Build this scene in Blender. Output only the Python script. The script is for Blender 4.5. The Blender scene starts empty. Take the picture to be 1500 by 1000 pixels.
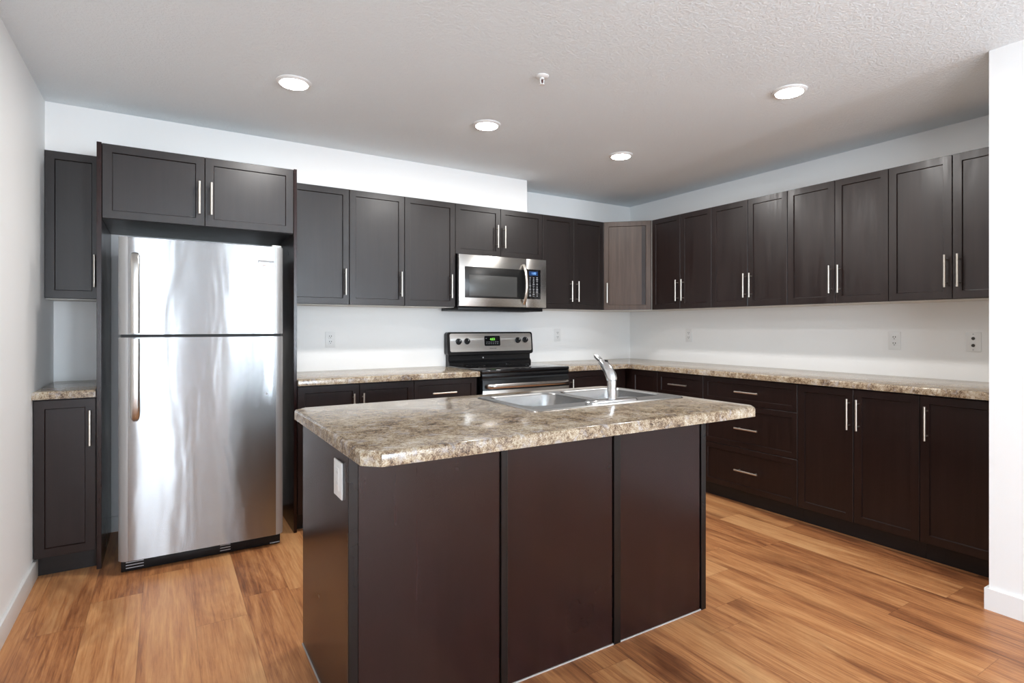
import bpy, bmesh, math, random
from mathutils import Vector, Matrix
S = bpy.context.scene
C = S.collection
PI = math.pi
random.seed(4)

# ------------------------------------------------------------------ camera
cam = bpy.data.objects.new('camera', bpy.data.cameras.new('camera'))
C.objects.link(cam)
cam.data.sensor_width = 36.0
cam.data.lens = 820.33 / 1500 * 36
cam.data.shift_y = -(500 - 479.0) / 1500
cam.data.clip_start = 0.05
cam.location = (-3.954, -4.138, 1.2223)
cam.rotation_euler = (PI / 2, 0, -math.radians(31.82))
S.camera = cam

# ------------------------------------------------------------------ light
S.view_settings.view_transform = 'Standard'
S.view_settings.look = 'None'
S.view_settings.gamma = 1.0
S.view_settings.use_curve_mapping = False
S.view_settings.exposure = -0.22
W = bpy.data.worlds.new('world'); S.world = W; W.use_nodes = True
W.node_tree.nodes['Background'].inputs[0].default_value = (0.75, 0.87, 1.0, 1)
W.node_tree.nodes['Background'].inputs[1].default_value = 1.0

def window_light(name, loc, rot, sx, sy, power, col):
    l = bpy.data.lights.new(name, 'AREA'); l.shape = 'RECTANGLE'
    l.size = sx; l.size_y = sy; l.energy = power; l.color = col
    o = bpy.data.objects.new(name, l); C.objects.link(o)
    o.location = loc; o.rotation_euler = rot
    return o
# daylight from behind the camera, through unseen living-room windows added to admit it
DAY = (0.78, 0.89, 1.0)
window_light('daylight_streak', (-2.62, -9.42, 1.20), (PI / 2 + 0.55, 0, 0), 0.32, 1.9, 36, DAY)  # added for a bright streak in the refrigerator steel
window_light('daylight_front', (-1.60, -9.42, 1.25), (PI / 2 + 0.80, 0, 0.15), 0.78, 1.9, 270, DAY)
window_light('daylight_fill', (-4.24, -9.42, 1.25), (PI / 2 + 0.35, 0, -0.40), 0.34, 1.9, 60, DAY)  # added fill towards the right wall and refrigerator edge
window_light('daylight_left', (-4.60, -6.60, 1.25), (PI / 2 + 0.75, 0, -PI / 2 + 0.45), 2.1, 1.9, 175, DAY)
LAMP_COL = (1.0, 0.98, 0.955)
LAMP_W = 13.0

# ------------------------------------------------------------------ node helpers
def new_mat(name):
    m = bpy.data.materials.new(name); m.use_nodes = True
    nt = m.node_tree
    return m, nt, nt.nodes['Principled BSDF']
def node(nt, t, **kw):
    n = nt.nodes.new(t)
    for k, v in kw.items(): setattr(n, k, v)
    return n
def ramp(nt, fac, stops, interp='LINEAR'):
    r = node(nt, 'ShaderNodeValToRGB'); r.color_ramp.interpolation = interp
    e = r.color_ramp.elements
    while len(e) < len(stops): e.new(0.5)
    for i, (p, c) in enumerate(stops):
        e[i].position = p
        e[i].color = c if len(c) == 4 else (*c, 1)
    nt.links.new(fac, r.inputs[0])
    return r
def math_n(nt, op, a, b=None):
    n = node(nt, 'ShaderNodeMath', operation=op)
    for i, v in enumerate((a, b)):
        if v is None: continue
        if isinstance(v, (int, float)): n.inputs[i].default_value = v
        else: nt.links.new(v, n.inputs[i])
    return n.outputs[0]
def coords(nt, scale=(1, 1, 1), rnd=True, out='Object'):
    tc = node(nt, 'ShaderNodeTexCoord')
    mp = node(nt, 'ShaderNodeMapping')
    mp.inputs['Scale'].default_value = scale
    nt.links.new(tc.outputs[out], mp.inputs[0])
    if rnd:
        oi = node(nt, 'ShaderNodeObjectInfo')
        mm = node(nt, 'ShaderNodeMath', operation='MULTIPLY'); mm.inputs[1].default_value = 37.0
        nt.links.new(oi.outputs['Random'], mm.inputs[0])
        cb = node(nt, 'ShaderNodeCombineXYZ')
        for i in range(3): nt.links.new(mm.outputs[0], cb.inputs[i])
        nt.links.new(cb.outputs[0], mp.inputs['Location'])
    return mp.outputs[0]
def noise(nt, vec, scale, detail=4, rough=0.55, dist=0.0):
    n = node(nt, 'ShaderNodeTexNoise')
    n.inputs['Scale'].default_value = scale; n.inputs['Detail'].default_value = detail
    n.inputs['Roughness'].default_value = rough; n.inputs['Distortion'].default_value = dist
    nt.links.new(vec, n.inputs['Vector'])
    return n
def bump(nt, bs, height, strength, dist):
    b = node(nt, 'ShaderNodeBump'); b.inputs['Strength'].default_value = strength
    b.inputs['Distance'].default_value = dist
    nt.links.new(height, b.inputs['Height']); nt.links.new(b.outputs[0], bs.inputs['Normal'])
def plain(name, col, rough=0.5, metal=0.0, spec=0.5, emit=None, estr=0.0):
    m, nt, b = new_mat(name)
    b.inputs['Base Color'].default_value = (*col, 1); b.inputs['Roughness'].default_value = rough
    b.inputs['Metallic'].default_value = metal; b.inputs['Specular IOR Level'].default_value = spec
    if emit:
        b.inputs['Emission Color'].default_value = (*emit, 1); b.inputs['Emission Strength'].default_value = estr
    return m

# ------------------------------------------------------------------ materials
def wall_paint(name, col, bscale, bstr, bdist, rough=0.6):
    m, nt, b = new_mat(name)
    v = coords(nt, rnd=False)
    n = noise(nt, v, bscale, 4, 0.6)
    b.inputs['Base Color'].default_value = (*col, 1); b.inputs['Roughness'].default_value = rough
    b.inputs['Specular IOR Level'].default_value = 0.3
    bump(nt, b, n.outputs[0], bstr, bdist)
    return m
M_wall = wall_paint('wall_paint', (0.905, 0.905, 0.895), 160, 0.10, 0.002)
M_trim = wall_paint('trim_paint', (0.86, 0.86, 0.85), 60, 0.03, 0.001, 0.4)
def ceiling_mat():
    m, nt, b = new_mat('textured_ceiling')
    v = coords(nt, rnd=False)
    n1 = noise(nt, v, 85, 3, 0.55, 0.4); n2 = noise(nt, v, 190, 2, 0.5)
    r = ramp(nt, n1.outputs[0], [(0.42, (0, 0, 0)), (0.60, (1, 1, 1))])
    s = math_n(nt, 'ADD', r.outputs[0], math_n(nt, 'MULTIPLY', n2.outputs[0], 0.5))
    b.inputs['Base Color'].default_value = (0.88, 0.945, 0.98, 1); b.inputs['Roughness'].default_value = 0.85
    b.inputs['Specular IOR Level'].default_value = 0.2
    bump(nt, b, s, 0.30, 0.006)
    return m
M_ceil = ceiling_mat()

def floor_mat():
    m, nt, b = new_mat('wood_plank_floor')
    PW, PL = 0.193, 1.22
    tc = node(nt, 'ShaderNodeTexCoord'); sp = node(nt, 'ShaderNodeSeparateXYZ')
    nt.links.new(tc.outputs['Object'], sp.inputs[0])
    xs = math_n(nt, 'DIVIDE', math_n(nt, 'ADD', sp.outputs[0], 20.0 + 0.058), PW)
    row = math_n(nt, 'FLOOR', xs); fx = math_n(nt, 'FRACT', xs)
    wn = node(nt, 'ShaderNodeTexWhiteNoise', noise_dimensions='1D'); nt.links.new(row, wn.inputs['W'])
    ys = math_n(nt, 'ADD', math_n(nt, 'DIVIDE', math_n(nt, 'ADD', sp.outputs[1], 20.0), PL), wn.outputs['Value'])
    col = math_n(nt, 'FLOOR', ys); fy = math_n(nt, 'FRACT', ys)
    cb = node(nt, 'ShaderNodeCombineXYZ'); nt.links.new(row, cb.inputs[0]); nt.links.new(col, cb.inputs[1])
    wn2 = node(nt, 'ShaderNodeTexWhiteNoise', noise_dimensions='3D'); nt.links.new(cb.outputs[0], wn2.inputs['Vector'])
    # grain coordinates, shifted for each plank
    sh = node(nt, 'ShaderNodeVectorMath', operation='SCALE'); sh.inputs['Scale'].default_value = 17.0
    nt.links.new(wn2.outputs['Color'], sh.inputs[0])
    ad = node(nt, 'ShaderNodeVectorMath', operation='ADD')
    nt.links.new(tc.outputs['Object'], ad.inputs[0]); nt.links.new(sh.outputs[0], ad.inputs[1])
    def stretched(sx, sy):
        mp = node(nt, 'ShaderNodeMapping'); mp.inputs['Scale'].default_value = (sx, sy, 1)
        nt.links.new(ad.outputs[0], mp.inputs[0]); return mp.outputs[0]
    g1 = noise(nt, stretched(9.0, 1.1), 1.0, 6, 0.62, 0.9)
    g2 = noise(nt, stretched(110, 4.0), 1.0, 5, 0.7, 0.4)
    g3 = noise(nt, stretched(3.2, 1.1), 1.0, 3, 0.6, 0.8)
    f = math_n(nt, 'ADD', math_n(nt, 'MULTIPLY', g1.outputs[0], 0.56), math_n(nt, 'MULTIPLY', g2.outputs[0], 0.44))
    f = math_n(nt, 'ADD', f, math_n(nt, 'MULTIPLY', math_n(nt, 'SUBTRACT', wn2.outputs['Value'], 0.5), 0.13))
    r = ramp(nt, f, [(0.33, (0.165, 0.057, 0.023)), (0.43, (0.345, 0.132, 0.049)), (0.52, (0.510, 0.222, 0.084)), (0.64, (0.65, 0.340, 0.145))])
    dk = ramp(nt, g3.outputs[0], [(0.53, (1, 1, 1)), (0.70, (0.50, 0.43, 0.42))])
    mx = node(nt, 'ShaderNodeMix', data_type='RGBA', blend_type='MULTIPLY'); mx.inputs[0].default_value = 0.9
    nt.links.new(r.outputs[0], mx.inputs[6]); nt.links.new(dk.outputs[0], mx.inputs[7])
    # fine joints
    def edge(fr, w):
        a = math_n(nt, 'MINIMUM', fr, math_n(nt, 'SUBTRACT', 1.0, fr))
        return math_n(nt, 'LESS_THAN', a, w)
    j = math_n(nt, 'MAXIMUM', edge(fx, 0.006), edge(fy, 0.0010))
    mj = node(nt, 'ShaderNodeMix', data_type='RGBA', blend_type='MULTIPLY')
    nt.links.new(math_n(nt, 'MULTIPLY', j, 0.45), mj.inputs[0])
    nt.links.new(mx.outputs[2], mj.inputs[6]); mj.inputs[7].default_value = (0.35, 0.28, 0.25, 1)
    nt.links.new(mj.outputs[2], b.inputs['Base Color'])
    rr = ramp(nt, g2.outputs[0], [(0.3, (0.34,) * 3), (0.7, (0.46,) * 3)])
    nt.links.new(rr.outputs[0], b.inputs['Roughness'])
    b.inputs['Specular IOR Level'].default_value = 0.45
    hh = math_n(nt, 'SUBTRACT', math_n(nt, 'MULTIPLY', g2.outputs[0], 0.3), j)
    bump(nt, b, hh, 0.12, 0.001)
    return m
M_floor = floor_mat()

def wood_mat(name, c0, c1, rough0, rough1, streak=False, horiz=False, spec=0.36):
    m, nt, b = new_mat(name)
    v = coords(nt, (3, 40, 40) if horiz else (40, 40, 2.2))
    n = noise(nt, v, 1.0, 5, 0.6, 0.5)
    r = ramp(nt, n.outputs[0], [(0.3, c0), (0.72, c1)])
    nt.links.new(r.outputs[0], b.inputs['Base Color'])
    v2 = coords(nt, (16, 16, 1.6) if streak else (3, 3, 3))
    n2 = noise(nt, v2, 1.0, 4, 0.6, 0.3)
    rr = ramp(nt, n2.outputs[0], [(0.35, (rough0,) * 3), (0.7, (rough1,) * 3)])
    nt.links.new(rr.outputs[0], b.inputs['Roughness'])
    b.inputs['Specular IOR Level'].default_value = spec
    bump(nt, b, n.outputs[0], 0.06, 0.0006)
    return m
M_wood = wood_mat('espresso_cabinet', (0.0098, 0.0038, 0.0030), (0.0180, 0.0078, 0.0062), 0.33, 0.41)
M_wood_upper = wood_mat('espresso_wall_cabinet', (0.0080, 0.0044, 0.0037), (0.0150, 0.0088, 0.0076), 0.36, 0.42, spec=0.58)
M_wood_smudged = wood_mat('espresso_cabinet_smudged', (0.0098, 0.0038, 0.0030), (0.0180, 0.0078, 0.0062), 0.29, 0.47, streak=True, spec=0.62)
M_wood_sheen = wood_mat('corner_door_sheen_tint', (0.056, 0.033, 0.023), (0.094, 0.061, 0.045), 0.36, 0.42)  # room reflection on the corner door put into a lighter brown base
M_panel = wood_mat('espresso_panel', (0.0125, 0.0036, 0.0030), (0.0215, 0.0068, 0.0058), 0.22, 0.28)
M_batten = wood_mat('espresso_batten', (0.0050, 0.0030, 0.0027), (0.0080, 0.0046, 0.0040), 0.27, 0.33)
M_kick = wood_mat('dark_toe_kick', (0.010, 0.008, 0.008), (0.016, 0.012, 0.011), 0.35, 0.45, horiz=True)

def counter_mat():
    m, nt, b = new_mat('mottled_laminate')
    v = coords(nt, rnd=False)
    n1 = noise(nt, v, 11, 5, 0.62, 0.6)
    n2 = noise(nt, v, 75, 5, 0.70, 0.5)
    n3 = noise(nt, v, 260, 3, 0.65)
    f = math_n(nt, 'ADD', math_n(nt, 'MULTIPLY', n1.outputs[0], 0.30),
               math_n(nt, 'ADD', math_n(nt, 'MULTIPLY', n2.outputs[0], 0.38), math_n(nt, 'MULTIPLY', n3.outputs[0], 0.32)))
    r = ramp(nt, f, [(0.38, (0.024, 0.015, 0.011)), (0.44, (0.150, 0.095, 0.058)), (0.495, (0.325, 0.238, 0.150)),
                     (0.555, (0.49, 0.41, 0.30)), (0.64, (0.66, 0.61, 0.53))])
    n4 = noise(nt, v, 26, 4, 0.6, 0.8)
    gr = ramp(nt, n4.outputs[0], [(0.54, (0, 0, 0)), (0.66, (1, 1, 1))])
    mx = node(nt, 'ShaderNodeMix', data_type='RGBA')
    nt.links.new(math_n(nt, 'MULTIPLY', gr.outputs[0], 0.5), mx.inputs[0])
    nt.links.new(r.outputs[0], mx.inputs[6]); mx.inputs[7].default_value = (0.44, 0.42, 0.43, 1)
    nt.links.new(mx.outputs[2], b.inputs['Base Color'])
    b.inputs['Roughness'].default_value = 0.15; b.inputs['Specular IOR Level'].default_value = 0.5
    return m
M_counter = counter_mat()

def steel_mat(name, col, rough, aniso, scale, bstr, wavy=0.0, vertical=False):
    m, nt, b = new_mat(name)
    b.inputs['Metallic'].default_value = 1.0
    b.inputs['Roughness'].default_value = rough
    v = coords(nt, scale)
    n = noise(nt, v, 1.0, 3, 0.6)
    r = ramp(nt, n.outputs[0], [(0.3, tuple(c * 0.93 for c in col)), (0.7, col)])
    nt.links.new(r.outputs[0], b.inputs['Base Color'])
    if aniso:
        b.inputs['Anisotropic'].default_value = aniso
        b.inputs['Anisotropic Rotation'].default_value = 0.25
        tg = node(nt, 'ShaderNodeTangent', direction_type='RADIAL', axis='Z')
        nt.links.new(tg.outputs[0], b.inputs['Tangent'])
    if wavy:
        v2 = coords(nt, (7.0, 7.0, 1.6), rnd=False)
        n2 = noise(nt, v2, 1.0, 2, 0.5, 0.3)
        b1 = node(nt, 'ShaderNodeBump'); b1.inputs['Strength'].default_value = wavy; b1.inputs['Distance'].default_value = 0.02
        nt.links.new(n2.outputs[0], b1.inputs['Height'])
        b2 = node(nt, 'ShaderNodeBump'); b2.inputs['Strength'].default_value = 0.04; b2.inputs['Distance'].default_value = 0.002
        nt.links.new(n.outputs[0], b2.inputs['Height']); nt.links.new(b1.outputs[0], b2.inputs['Normal'])
        nt.links.new(b2.outputs[0], b.inputs['Normal'])
    return m
M_steel = steel_mat('brushed_steel', (0.375, 0.38, 0.385), 0.235, 1.0, (3, 3, 300), 0.0, wavy=0.12)
M_steel_plain = steel_mat('stainless_panel', (0.60, 0.585, 0.56), 0.27, 0.6, (3, 3, 260), 0.0)
M_steel_panel = steel_mat('bright_steel_panel', (0.74, 0.73, 0.71), 0.34, 0.6, (3, 3, 260), 0.0)
M_steel_bowl = steel_mat('sink_steel', (0.44, 0.44, 0.435), 0.27, 0.0, (60, 60, 60), 0.0)
M_nickel = plain('satin_nickel', (0.74, 0.69, 0.62), 0.30, 1.0)
M_chrome = plain('brushed_chrome', (0.70, 0.71, 0.72), 0.16, 1.0)
M_edge = plain('grey_door_edge', (0.42, 0.42, 0.42), 0.38, 0.6)
M_charcoal = plain('charcoal_paint', (0.035, 0.035, 0.036), 0.5)
M_fridge_side = plain('grey_enamel', (0.10, 0.095, 0.09), 0.45)
M_black = plain('black_plastic', (0.008, 0.008, 0.009), 0.40, 0.0, 0.3)
M_blackgloss = plain('black_glass', (0.006, 0.006, 0.007), 0.06)
M_mwglass = plain('smoked_glass', (0.008, 0.008, 0.008), 0.28)
M_blackenamel = plain('black_enamel', (0.006, 0.006, 0.007), 0.22, 0.0, 0.35)
M_window = plain('microwave_window_mesh', (0.055, 0.055, 0.053), 0.30)
M_gasket = plain('dark_gasket', (0.02, 0.02, 0.02), 0.6)
M_white = plain('white_plastic', (0.83, 0.83, 0.82), 0.35)
M_slot = plain('dark_slot', (0.02, 0.02, 0.02), 0.6)
M_metal_dark = plain('dark_jack', (0.06, 0.055, 0.05), 0.4, 0.6)
M_lens = plain('lamp_diffuser', (0.9, 0.9, 0.9), 0.5, emit=(1.0, 0.97, 0.93), estr=45.0)
M_green = plain('green_digits', (0.05, 0.2, 0.02), 0.4, emit=(0.30, 1.0, 0.12), estr=1.6)
M_blue = plain('blue_digits', (0.05, 0.1, 0.3), 0.4, emit=(0.25, 0.55, 1.0), estr=1.5)
M_bluebg = plain('blue_display', (0.005, 0.012, 0.035), 0.2, emit=(0.03, 0.10, 0.30), estr=0.5)
M_key = plain('grey_print', (0.42, 0.43, 0.45), 0.5)
M_print = plain('dark_print', (0.10, 0.10, 0.10), 0.5)
M_glassbulb = plain('red_bulb', (0.10, 0.03, 0.03), 0.2)
M_melamine = plain('pale_melamine', (0.66, 0.63, 0.58), 0.5)
M_caulk = plain('grey_caulk', (0.45, 0.42, 0.40), 0.5)

# ------------------------------------------------------------------ object helpers
def link(name, bm, mat, parent=None, smooth=None, mats=None):
    me = bpy.data.meshes.new(name)
    bmesh.ops.recalc_face_normals(bm, faces=bm.faces[:])
    bm.to_mesh(me); bm.free()
    for m in (mats or [mat]): me.materials.append(m)
    o = bpy.data.objects.new(name, me); C.objects.link(o)
    if parent: o.parent = parent
    if smooth is not None:
        for p in me.polygons: p.use_smooth = True
        try: me.set_sharp_from_angle(angle=math.radians(smooth))
        except Exception: pass
    return o
def empty(name, loc, rotz=0.0):
    o = bpy.data.objects.new(name, None); o.empty_display_size = 0.1
    C.objects.link(o); o.location = loc; o.rotation_euler = (0, 0, rotz)
    return o
def tag(o, label, cat, group=None):
    o['label'] = label; o['category'] = cat
    if group: o['group'] = group
    return o
def struct(o):
    o['kind'] = 'structure'; return o
def box(bm, x0, x1, y0, y1, z0, z1, bev=0.0, seg=2, mi=0):
    r = bmesh.ops.create_cube(bm, size=1.0)
    vs = r['verts']
    for v in vs:
        v.co = Vector((x0 + (v.co.x + .5) * (x1 - x0), y0 + (v.co.y + .5) * (y1 - y0), z0 + (v.co.z + .5) * (z1 - z0)))
    fs = {f for v in vs for f in v.link_faces}
    for f in fs: f.material_index = mi
    if bev > 0:
        es = list({e for v in vs for e in v.link_edges})
        bmesh.ops.bevel(bm, geom=es, offset=bev, segments=seg, affect='EDGES', profile=0.5, clamp_overlap=True)
def bx(name, dims, mat, parent=None, bev=0.0, seg=2):
    bm = bmesh.new(); box(bm, *dims, bev=bev, seg=seg)
    return link(name, bm, mat, parent, smooth=35 if bev else None)
def tube(bm, pts, radii, n=16, cap=True, sq=(1, 1), up=None):
    """lofted circles (or ellipses) along a path"""
    pts = [Vector(p) for p in pts]
    if isinstance(radii, (int, float)): radii = [radii] * len(pts)
    rings = []
    ref = Vector(up) if up else None
    for i, p in enumerate(pts):
        t = (pts[min(i + 1, len(pts) - 1)] - pts[max(i - 1, 0)]).normalized()
        if ref is None:
            ref = Vector((1, 0, 0)) if abs(t.x) < 0.8 else Vector((0, 1, 0))
        a = (ref - t * ref.dot(t)).normalized(); b = t.cross(a)
        ring = []
        for k in range(n):
            an = 2 * PI * k / n
            ring.append(bm.verts.new(p + a * (math.cos(an) * radii[i] * sq[0]) + b * (math.sin(an) * radii[i] * sq[1])))
        rings.append(ring)
    for i in range(len(rings) - 1):
        for k in range(n):
            bm.faces.new((rings[i][k], rings[i][(k + 1) % n], rings[i + 1][(k + 1) % n], rings[i + 1][k]))
    if cap:
        bm.faces.new(rings[0][::-1]); bm.faces.new(rings[-1])
def prism(bm, poly, z0, z1, mi=0):
    lo = [bm.verts.new((x, y, z0)) for x, y in poly]; hi = [bm.verts.new((x, y, z1)) for x, y in poly]
    n = len(poly)
    for i in range(n):
        f = bm.faces.new((lo[i], lo[(i + 1) % n], hi[(i + 1) % n], hi[i])); f.material_index = mi
    for f in (bm.faces.new(lo[::-1]), bm.faces.new(hi)): f.material_index = mi
def text_mesh(name, txt, size, mat, parent, loc, depth=0.0006, align='CENTER', tilt=0.0):
    cu = bpy.data.curves.new(name + '_curve', 'FONT'); cu.body = txt; cu.size = size
    cu.align_x = align; cu.align_y = 'CENTER'; cu.extrude = depth
    t = bpy.data.objects.new(name + '_text', cu); C.objects.link(t)
    dg = bpy.context.evaluated_depsgraph_get()
    me = bpy.data.meshes.new_from_object(t.evaluated_get(dg))
    bpy.data.objects.remove(t); bpy.data.curves.remove(cu)
    R = Matrix.Rotation(PI / 2 + tilt, 4, 'X')
    me.transform(Matrix.Translation(loc) @ R)
    me.materials.clear(); me.materials.append(mat)
    o = bpy.data.objects.new(name, me); C.objects.link(o); o.parent = parent
    return o

# ------------------------------------------------------------------ room shell
XL, H, YB, JX, LB = -4.4925, 2.4194, -9.5, -1.40, -0.035
def wall_box(name, dims, mat=M_wall):
    return struct(bx(name, dims, mat))
wall_box('floor', (XL - .15, 0.15, YB - .2, 0.2, -0.08, 0.0), M_floor)
wall_box('ceiling', (XL - .15, 0.15, YB - .2, 0.2, H, H + 0.08), M_ceil)
# back wall: its left stretch stands slightly proud of the right one
bm = bmesh.new()
prism(bm, [(XL - .15, LB), (JX, LB), (JX, 0.0), (0.15, 0.0), (0.15, 0.15), (XL - .15, 0.15)], 0, H)
struct(link('wall_back', bm, M_wall))
wall_box('wall_right', (0.0, 0.15, -3.165, 0.0, 0, H))
# dropped soffit over the left run of wall cabinets
wall_box('wall_soffit', (XL, -1.4354, -0.3123, LB, 2.160, H))
# block of wall on the right that closes the counter run
PX, PY = -0.915, -3.165
wall_box('wall_end', (PX, 0.15, YB, PY, 0, H))
# left wall with a window opening behind the camera
def wall_with_hole(name, axis, a0, a1, t0, t1, holes):
    bm = bmesh.new()
    def seg(p, q, z0, z1):
        if axis == 'y': box(bm, t0, t1, p, q, z0, z1)
        else: box(bm, p, q, t0, t1, z0, z1)
    cur = a0
    for h0, h1, z0, z1 in holes:
        seg(cur, h0, 0, H); seg(h0, h1, 0, z0); seg(h0, h1, z1, H); cur = h1
    seg(cur, a1, 0, H)
    return struct(link(name, bm, M_wall))
wall_with_hole('wall_left', 'y', YB, LB, XL - .15, XL, [(-7.70, -5.50, 0.25, 2.25)])
wall_with_hole('wall_front', 'x', XL - .15, PX, YB - .15, YB, [(-4.43, -4.05, 0.25, 2.25), (-2.82, -2.42, 0.20, 2.20), (-2.02, -1.18, 0.25, 2.25)])
def window_frame(name, axis, a0, a1, z0, z1, t0, t1, mull):
    bm = bmesh.new()
    def seg(p, q, s, e):
        if axis == 'y': box(bm, t0, t1, p, q, s, e, 0.004)
        else: box(bm, p, q, t0, t1, s, e, 0.004)
    w = 0.06
    seg(a0, a1, z0, z0 + w); seg(a0, a1, z1 - w, z1); seg(a0, a0 + w, z0, z1); seg(a1 - w, a1, z0, z1)
    for c in mull: seg(c - .035, c + .035, z0, z1)
    return struct(link(name, bm, M_trim, smooth=35))
window_frame('window_1', 'y', -7.70, -5.50, 0.25, 2.25, XL - .06, XL - .02, [-6.60])
window_frame('window_2', 'x', -2.82, -2.42, 0.20, 2.20, YB - .06, YB - .02, [])  # unseen narrow window, added for the refrigerator streak
window_frame('window_3', 'x', -2.02, -1.18, 0.25, 2.25, YB - .06, YB - .02, [-1.60])
window_frame('window_4', 'x', -4.43, -4.05, 0.25, 2.25, YB - .06, YB - .02, [])  # unseen narrow window, added to brighten the right wall
# unseen dark doors added behind the camera to darken bands in the refrigerator reflection
for n_, x0, x1 in ((1, -3.98, -3.22), (2, -2.38, -2.06)):
    bm = bmesh.new(); box(bm, x0, x1, YB, YB + .04, 0.005, 2.05, .004)
    struct(link('door_%d' % n_, bm, M_charcoal, smooth=35))
# baseboards
BH, BT = 0.092, 0.013
def baseboard(name, dims):
    bm = bmesh.new(); box(bm, *dims, bev=0.003)
    return struct(link(name, bm, M_trim, smooth=35))
baseboard('baseboard_left', (XL, XL + BT, YB, -0.585, 0, BH))
baseboard('baseboard_back', (-4.225, -3.302, LB - BT, LB, 0, BH))
bm = bmesh.new()
prism(bm, [(PX - BT, YB), (PX, YB), (PX, PY), (-0.55, PY), (-0.55, PY + BT), (PX - BT, PY + BT)], 0, BH)
struct(link('baseboard_end', bm, M_trim))
baseboard('baseboard_front', (XL + BT, PX - BT, YB, YB + BT, 0, BH))

# ------------------------------------------------------------------ cabinets
DT = 0.020          # door thickness
def shaker(name, x0, x1, z0, z1, yb, mat, parent, rail=0.058, rec=0.008):
    """frame-and-panel front: its back at y=yb, its face towards -y"""
    bm = bmesh.new()
    box(bm, x0, x1, yb - DT, yb, z0, z1)
    bm.faces.ensure_lookup_table()
    f = min(bm.faces, key=lambda f: f.calc_center_median().y)
    bmesh.ops.inset_region(bm, faces=[f], thickness=rail, depth=0)
    f = min(bm.faces, key=lambda f: (round(f.calc_center_median().y, 5), f.calc_area() if abs(f.calc_center_median().x - (x0 + x1) / 2) < 1e-4 and abs(f.calc_center_median().z - (z0 + z1) / 2) < 1e-4 else 9))
    bmesh.ops.inset_region(bm, faces=[f], thickness=0.0048, depth=-rec)
    out = [e for e in bm.edges if len(e.link_faces) == 2 and
           all(abs(v.co.x - x0) < 1e-5 or abs(v.co.x - x1) < 1e-5 or False for v in e.verts) and
           all(abs(v.co.y - (yb - DT)) < 1e-5 for v in e.verts)]
    bmesh.ops.bevel(bm, geom=out, offset=0.0015, segments=1, affect='EDGES', profile=0.5)
    return link(name, bm, mat, parent)
HL = 0.176
def pull(parent, x, z, yf, vert=True):
    """bar pull, centre at x,z; yf = the face it is screwed to"""
    bm = bmesh.new(); yo = yf - 0.032; h = HL / 2
    if vert:
        tube(bm, [(x, yo, z - h), (x, yo, z + h)], 0.0060, 14)
        for s in (-1, 1): tube(bm, [(x, yf, z + s * .064), (x, yo, z + s * .064)], 0.0042, 10)
    else:
        tube(bm, [(x - h, yo, z), (x + h, yo, z)], 0.0060, 14)
        for s in (-1, 1): tube(bm, [(x + s * .064, yf, z), (x + s * .064, yo, z)], 0.0042, 10)
    return link('handle', bm, M_nickel, parent, smooth=40)
G = 0.0016
def cabinet(name, label, group, loc, rotz, w, z0, z1, depth, fronts, mat=M_wood, kick=False, cat='cabinet'):
    """loc: left end of the unit on the wall at floor level; local +x runs along the wall, -y into the room"""
    root = tag(empty(name, loc, rotz), label, cat, group)
    zb = 0.10 if kick else z0
    bx('body', (0.0005, w - 0.0005, -depth, -0.0005, zb, z1), M_wood, root)
    if kick:
        bx('toe_kick', (0.0005, w - 0.0005, -depth + .052, -0.02, 0, zb), M_kick, root)
    if not kick and z0 < 1.5:
        bx('bottom_panel', (0.002, w - 0.002, -depth + .001, -0.002, z0 - 0.004, z0 - 0.0002), M_melamine, root)
    for f in fronts:
        kind, a, b, c, d = f[:5]
        hx, hz = f[5:7] if len(f) > 5 else (None, None)
        o = shaker('drawer' if kind == 'drawer' else 'door', a + G, b - G, c + G, d - G, -depth, mat, root,
                   rail=0.050 if kind == 'drawer' else 0.058)
        if hx is not None: pull(o, hx, hz, -depth - DT, vert=(kind != 'drawer'))
    return root
UZ0, UZ1, UD, UH = 1.375, 2.158, 0.309, 1.527
UG = 'dark wall cabinets'
def upper(label, x0, x1, splits, handles, z0=UZ0, hz=UH, yo=0.0, depth=UD, name='wall_cabinet', z1=UZ1):
    fr = []; xs = [x0] + splits + [x1]
    for i in range(len(xs) - 1):
        fr.append(('door', xs[i] - x0, xs[i + 1] - x0, z0, z1, handles[i] - x0, hz))
    return cabinet(name, label, UG, (x0, yo, 0), 0, x1 - x0, z0, z1, depth, fr, mat=M_wood_upper)
# along the back wall
upper('narrow dark wall cabinet in the left corner beside the refrigerator panel', XL, -4.2465, [], [-4.277], yo=LB, depth=0.283)
upper('wide dark two-door cabinet above the stainless refrigerator', -4.2245, -3.3025, [-3.765], [-3.793, -3.735], z0=1.776, hz=1.927, yo=LB, depth=0.575)
upper('dark single-door wall cabinet touching the right refrigerator panel', -3.284, -2.888, [], [-2.919], yo=LB, depth=UD + LB)
upper('middle one of three dark single-door wall cabinets left of the microwave', -2.888, -2.494, [], [-2.525], yo=LB, depth=UD + LB)
upper('dark single-door wall cabinet directly left of the microwave', -2.494, -2.092, [], [-2.133], yo=LB, depth=UD + LB)
upper('short dark two-door wall cabinet above the microwave', -2.092, -1.291, [-1.696], [-1.735, -1.669], z0=1.776, hz=1.931, yo=LB, depth=UD + LB)
upper('dark two-door wall cabinet between the microwave and the corner cabinet', -1.291, -0.634, [-0.966], [-1.004, -0.934])
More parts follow.
